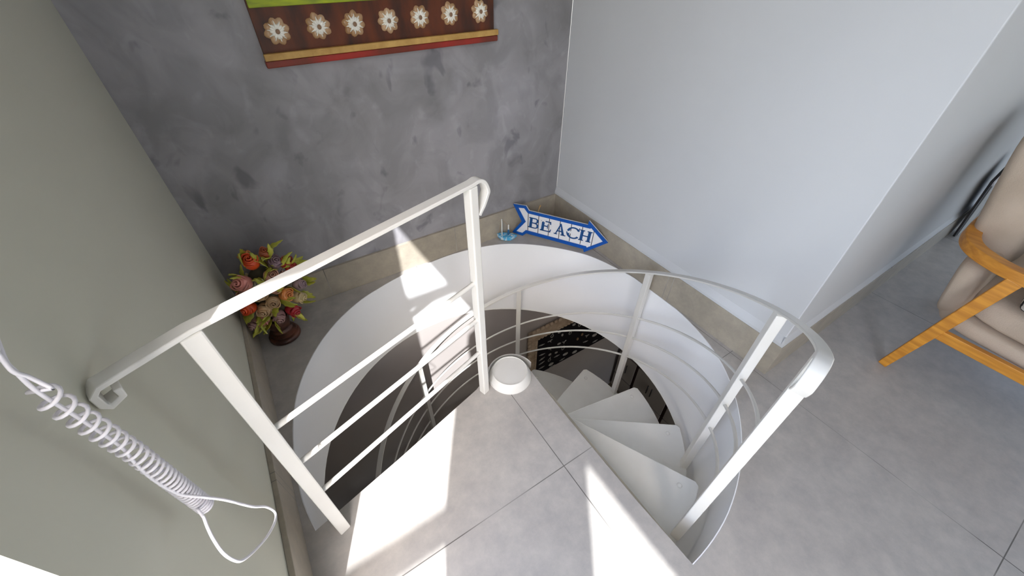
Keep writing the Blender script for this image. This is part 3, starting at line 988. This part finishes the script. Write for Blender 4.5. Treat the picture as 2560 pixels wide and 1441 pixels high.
def cushion(c, r, rot=None, e=.35, seg=28, rings=20, puff=.0):
    """superellipsoid pillow"""
    c = Vector(c)
    vs_ = []
    def sg(v, p):
        return math.copysign(abs(v) ** p, v)
    for i in range(rings + 1):
        th = -math.pi / 2 + math.pi * i / rings
        for k in range(seg):
            a = 2 * math.pi * k / seg
            p = Vector((r[0] * sg(math.cos(th), e) * sg(math.cos(a), e), r[1] * sg(math.cos(th), e) * sg(math.sin(a), e), r[2] * sg(math.sin(th), e)))
            if rot is not None:
                p = rot @ p
            vs_.append(c + p)
    fs_ = [(i * seg + k, i * seg + (k + 1) % seg, (i + 1) * seg + (k + 1) % seg, (i + 1) * seg + k) for i in range(rings) for k in range(seg)]
    return MB().add(vs_, fs_)
RXm = lambda a: Matrix.Rotation(math.radians(a), 3, 'X')
cushion((.985, -1.80, .755), (.265, .088, .285), RXm(-12), .42).build('back_cushion', 'fabric', ch, smooth=True)
cushion((.91, -2.22, .385), (.345, .33, .062), RXm(3), .38).build('seat_cushion', 'fabric', ch, smooth=True)
cushion((.91, -2.20, .295), (.355, .345, .040), RXm(3), .3).build('seat_base', 'fabric', ch, smooth=True)
cushion((.91, -1.87, .42), (.325, .05, .14), RXm(-10), .4).build('back_panel', 'fabric', ch, smooth=True)
zp = cushion((.715, -2.050, .572), (.175, .045, .118), RXm(-6), .42).build('throw_pillow', 'zebra', smooth=True)
tag(zp, 'black and white zebra print pillow on the seat of the beige armchair', 'pillow')

# leaning framed panel behind the chair
pn = thing('leaning_panel', 'grey panel with a black edge leaning on the white wall behind the armchair', 'framed panel', (2.1, -1.63, 0))
pu, pv = Vector((.68, 0, .0)), Vector((0, 0, 1))
PLY = [(2.085, .004), (1.63, .52), (1.78, .66), (2.24, .14), (2.20, .004)]
MB().prism(PLY, (0, -1.622, 0), (1, 0, 0), (0, 0, 1), (0, -1, 0), 0, .012).build('backing', 'black', pn, bevel=.002)
PLY2 = [(2.115, .006), (1.68, .50), (1.78, .60), (2.20, .12), (2.18, .006)]
MB().prism(PLY2, (0, -1.635, 0), (1, 0, 0), (0, 0, 1), (0, -1, 0), 0, .004).build('front_face', 'grey_panel', pn)
MB().prism([(1.66, .49), (1.63, .52), (1.69, .577), (1.70, .563)], (0, -1.635, 0), (1, 0, 0), (0, 0, 1), (0, -1, 0), 0, .006).build('edge_highlight', 'sign_white', pn)  # white strip painted as the highlight on the panel's upper left edge

# ------------------------------------------------------------------ lower room furnishings
pic = thing('shell_picture', 'black panel of pale shells and bones in a carved beige frame on the lower wall', 'picture', (.38, LY, -1.83))
MB().box((-.07, LY - .025, -1.835), (.93, LY - .002, -1.27)).build('panel', 'black_matt', pic)
b = MB()
b.prism([(-.165, -1.84), (-.068, -1.84), (-.068, -1.283), (.925, -1.283), (.925, -1.84), (1.02, -1.84), (1.02, -1.16), (-.165, -1.16)], (0, LY - .002, 0), (1, 0, 0), (0, 0, 1), (0, -1, 0), 0, .028)
for k in range(14):
    b.ellipsoid((-.155, LY - .026, -1.18 - k * .048), (.024, .014, .023), 10, 6)
    b.ellipsoid((-.085, LY - .032, -1.30 - k * .039), (.014, .010, .019), 8, 5)
for k in range(23):
    b.ellipsoid((-.12 + k * .05, LY - .026, -1.155), (.024, .014, .022), 10, 6)
for k in range(25):
    b.ellipsoid((-.06 + k * .039, LY - .032, -1.27), (.019, .010, .013), 8, 5)
b.build('carved_frame', 'shell_frame', pic, smooth=True, sharp=50)
orn = [(-0.024, -1.378), (-0.008, -1.528), (-0.006, -1.598), (-0.005, -1.662), (-0.0, -1.737), (0.075, -1.383), (0.093, -1.323), (0.179, -1.322), (0.222, -1.387), (0.258, -1.512), (0.321, -1.418), (0.194, -1.498),
       (0.299, -1.725), (0.426, -1.775), (0.185, -1.681), (0.261, -1.789), (0.12, -1.766), (0.139, -1.815), (0.091, -1.681), (0.09, -1.594), (0.169, -1.615), (0.086, -1.507), (0.253, -1.608), (0.439, -1.58), (0.493, -1.544),
       (0.57, -1.606), (0.683, -1.667), (0.565, -1.697), (0.712, -1.781), (0.849, -1.784), (0.433, -1.369), (0.515, -1.402), (0.357, -1.318), (0.591, -1.497), (0.69, -1.42), (0.78, -1.55), (0.84, -1.66), (.66, -1.57), (.74, -1.33), (.86, -1.44)]
for q, (x, z) in enumerate(orn):
    rnd = random.Random(q * 7 + 1)
    b = MB()
    c = Vector((x, LY - .033, z))
    kind = q % 4
    if q in (1, 2, 3, 4, 14, 15, 17, 27, 28, 29, 0):
        d = Vector((.9, 0, rnd.uniform(-.2, .25))).normalized()
        b.tube([c - d * .036, c, c + d * .036], [.003, .008, .003], 8)
    elif q in (12, 13, 16, 26, 31):
        b.ellipsoid(c, (.034, .010, .020), 12, 8)
    elif kind == 1:
        for k in range(3):
            a = rnd.uniform(0, 1) + k * 2.1
            b.tube([c, c + Vector((math.cos(a) * .028, 0, math.sin(a) * .028))], [.006, .004], 6)
    elif kind == 2:
        ring_ = [c + Vector((.016 * math.cos(t * .7), 0, .02 * math.sin(t * .7))) for t in range(9)]
        b.tube(ring_, .004, 6, closed=True)
        b.tube([c + Vector((0, 0, .02)), c + Vector((.012, 0, .040))], .004, 6)
    else:
        b.ellipsoid(c, (rnd.uniform(.012, .026), .009, rnd.uniform(.012, .022)), 10, 6)
    b.build('shell_ornament', 'shell_brown' if q in (23, 24, 37) else 'shell', pic, smooth=True)

sb = thing('sideboard', 'low sideboard with cream fronts and dark wood trim on the lower floor', 'sideboard', (1.42, -.7, LOWZ))
SX = 1.2
b = MB()
b.box((SX + .012, -2.0, LOWZ + .06), (1.645, -.02, -2.10)).box((SX + .04, -1.95, LOWZ), (1.62, -.06, LOWZ + .06))
b.build('body', 'dark_trim', sb)
MB().box((SX - .02, -2.02, -2.10), (1.645, .0, -2.05)).build('top', 'dark_trim', sb, bevel=.003)
b = MB()
b.box((SX - .002, -2.0, -2.235), (SX + .012, -.02, -2.105)).build('upper_band', 'cream_door', sb)
for y0_, y1_ in ((-.285, -.02), (-.765, -.325), (-1.26, -.805), (-1.76, -1.30)):
    dr = MB().box((SX - .004, y0_, -2.655), (SX + .012, y1_, -2.262)).build('door', 'cream_door', sb, bevel=.002)
    yc = (y0_ + y1_) / 2
    for dy in (-.028, .028):
        MB().tube([(SX - .022, yc + dy, -2.50), (SX - .022, yc + dy, -2.36)], .006, 8).build('handle', 'black', dr, smooth=True)
    MB().box((SX - .004, y0_, -2.92), (SX + .012, y1_, -2.68)).build('drawer', 'cream_door', sb, bevel=.002)

# ------------------------------------------------------------------ added unseen sun blockers at the door: curtain and beams
lp_ = [(0.02, -2.19), (.79, -2.195), (.97, -2.176), (1.2, -2.20), (1.42, -2.232), (1.64, -2.205), (1.784, -2.238), (1.92, -2.335), (2.2, -2.45), (2.36, -2.50)]
rp_ = [(0.02, -3.02), (.9, -3.06), (1.3, -3.10), (1.62, -3.154), (2.11, -3.272), (2.36, -3.33)]
# the cloth hangs 5 cm outside the inner wall face
lp_ = [(z + .12, y - .104) for z, y in lp_]
rp_ = [(z + .12, y - .104) for z, y in rp_]
def interp(tab, z):
    for (z0, v0), (z1_, v1) in zip(tab, tab[1:]):
        if z <= z1_:
            return v0 + (v1 - v0) * (z - z0) / (z1_ - z0)
    return tab[-1][1]
b = MB()
NZ, NY = 60, 60
vs = []
for i in range(NZ + 1):
    z = .02 + (2.36 - .02) * i / NZ
    ya, yb = interp(lp_, z), interp(rp_, z)
    for k in range(NY + 1):
        t = k / NY
        vs.append((XL - .055 + .022 * math.sin(t * 40), ya + (yb - ya) * t, z))
fs = [(i * (NY + 1) + k, i * (NY + 1) + k + 1, (i + 1) * (NY + 1) + k + 1, (i + 1) * (NY + 1) + k) for i in range(NZ) for k in range(NY)]
cu_o = b.add(vs, fs).build('blocker', 'blocker', smooth=True)  # added out of view to cast the shadow of the person at the camera
md = cu_o.modifiers.new('solid', 'SOLIDIFY')
md.thickness = .003
tag(cu_o, 'added, unseen grey cloth curtain hanging in the middle of the balcony door opening', 'blocker')
pg = thing('shadow_frame', 'added, unseen white pergola beams and posts over the balcony outside the glass door', 'shadow_frame', (-3.4, -2.9, -.03))  # added out of view for the shadow bands its beams cast
MB().box((-3.75, -2.615, 2.675), (XL - .12, -2.585, 2.765)).build('shadow_beam', 'alu', pg, bevel=.003)  # shades the gap across the sun patch on the lining
MB().box((-3.75, -3.215, 2.058), (XL - .12, -3.185, 2.155)).build('shadow_beam', 'alu', pg, bevel=.003)  # shades the band between the sun patches on the landing
for y, z in ((-2.60, 2.675), (-3.20, 2.058)):
    MB().box((-3.74, y - .02, -.03), (-3.70, y + .02, z)).build('post', 'alu', pg)
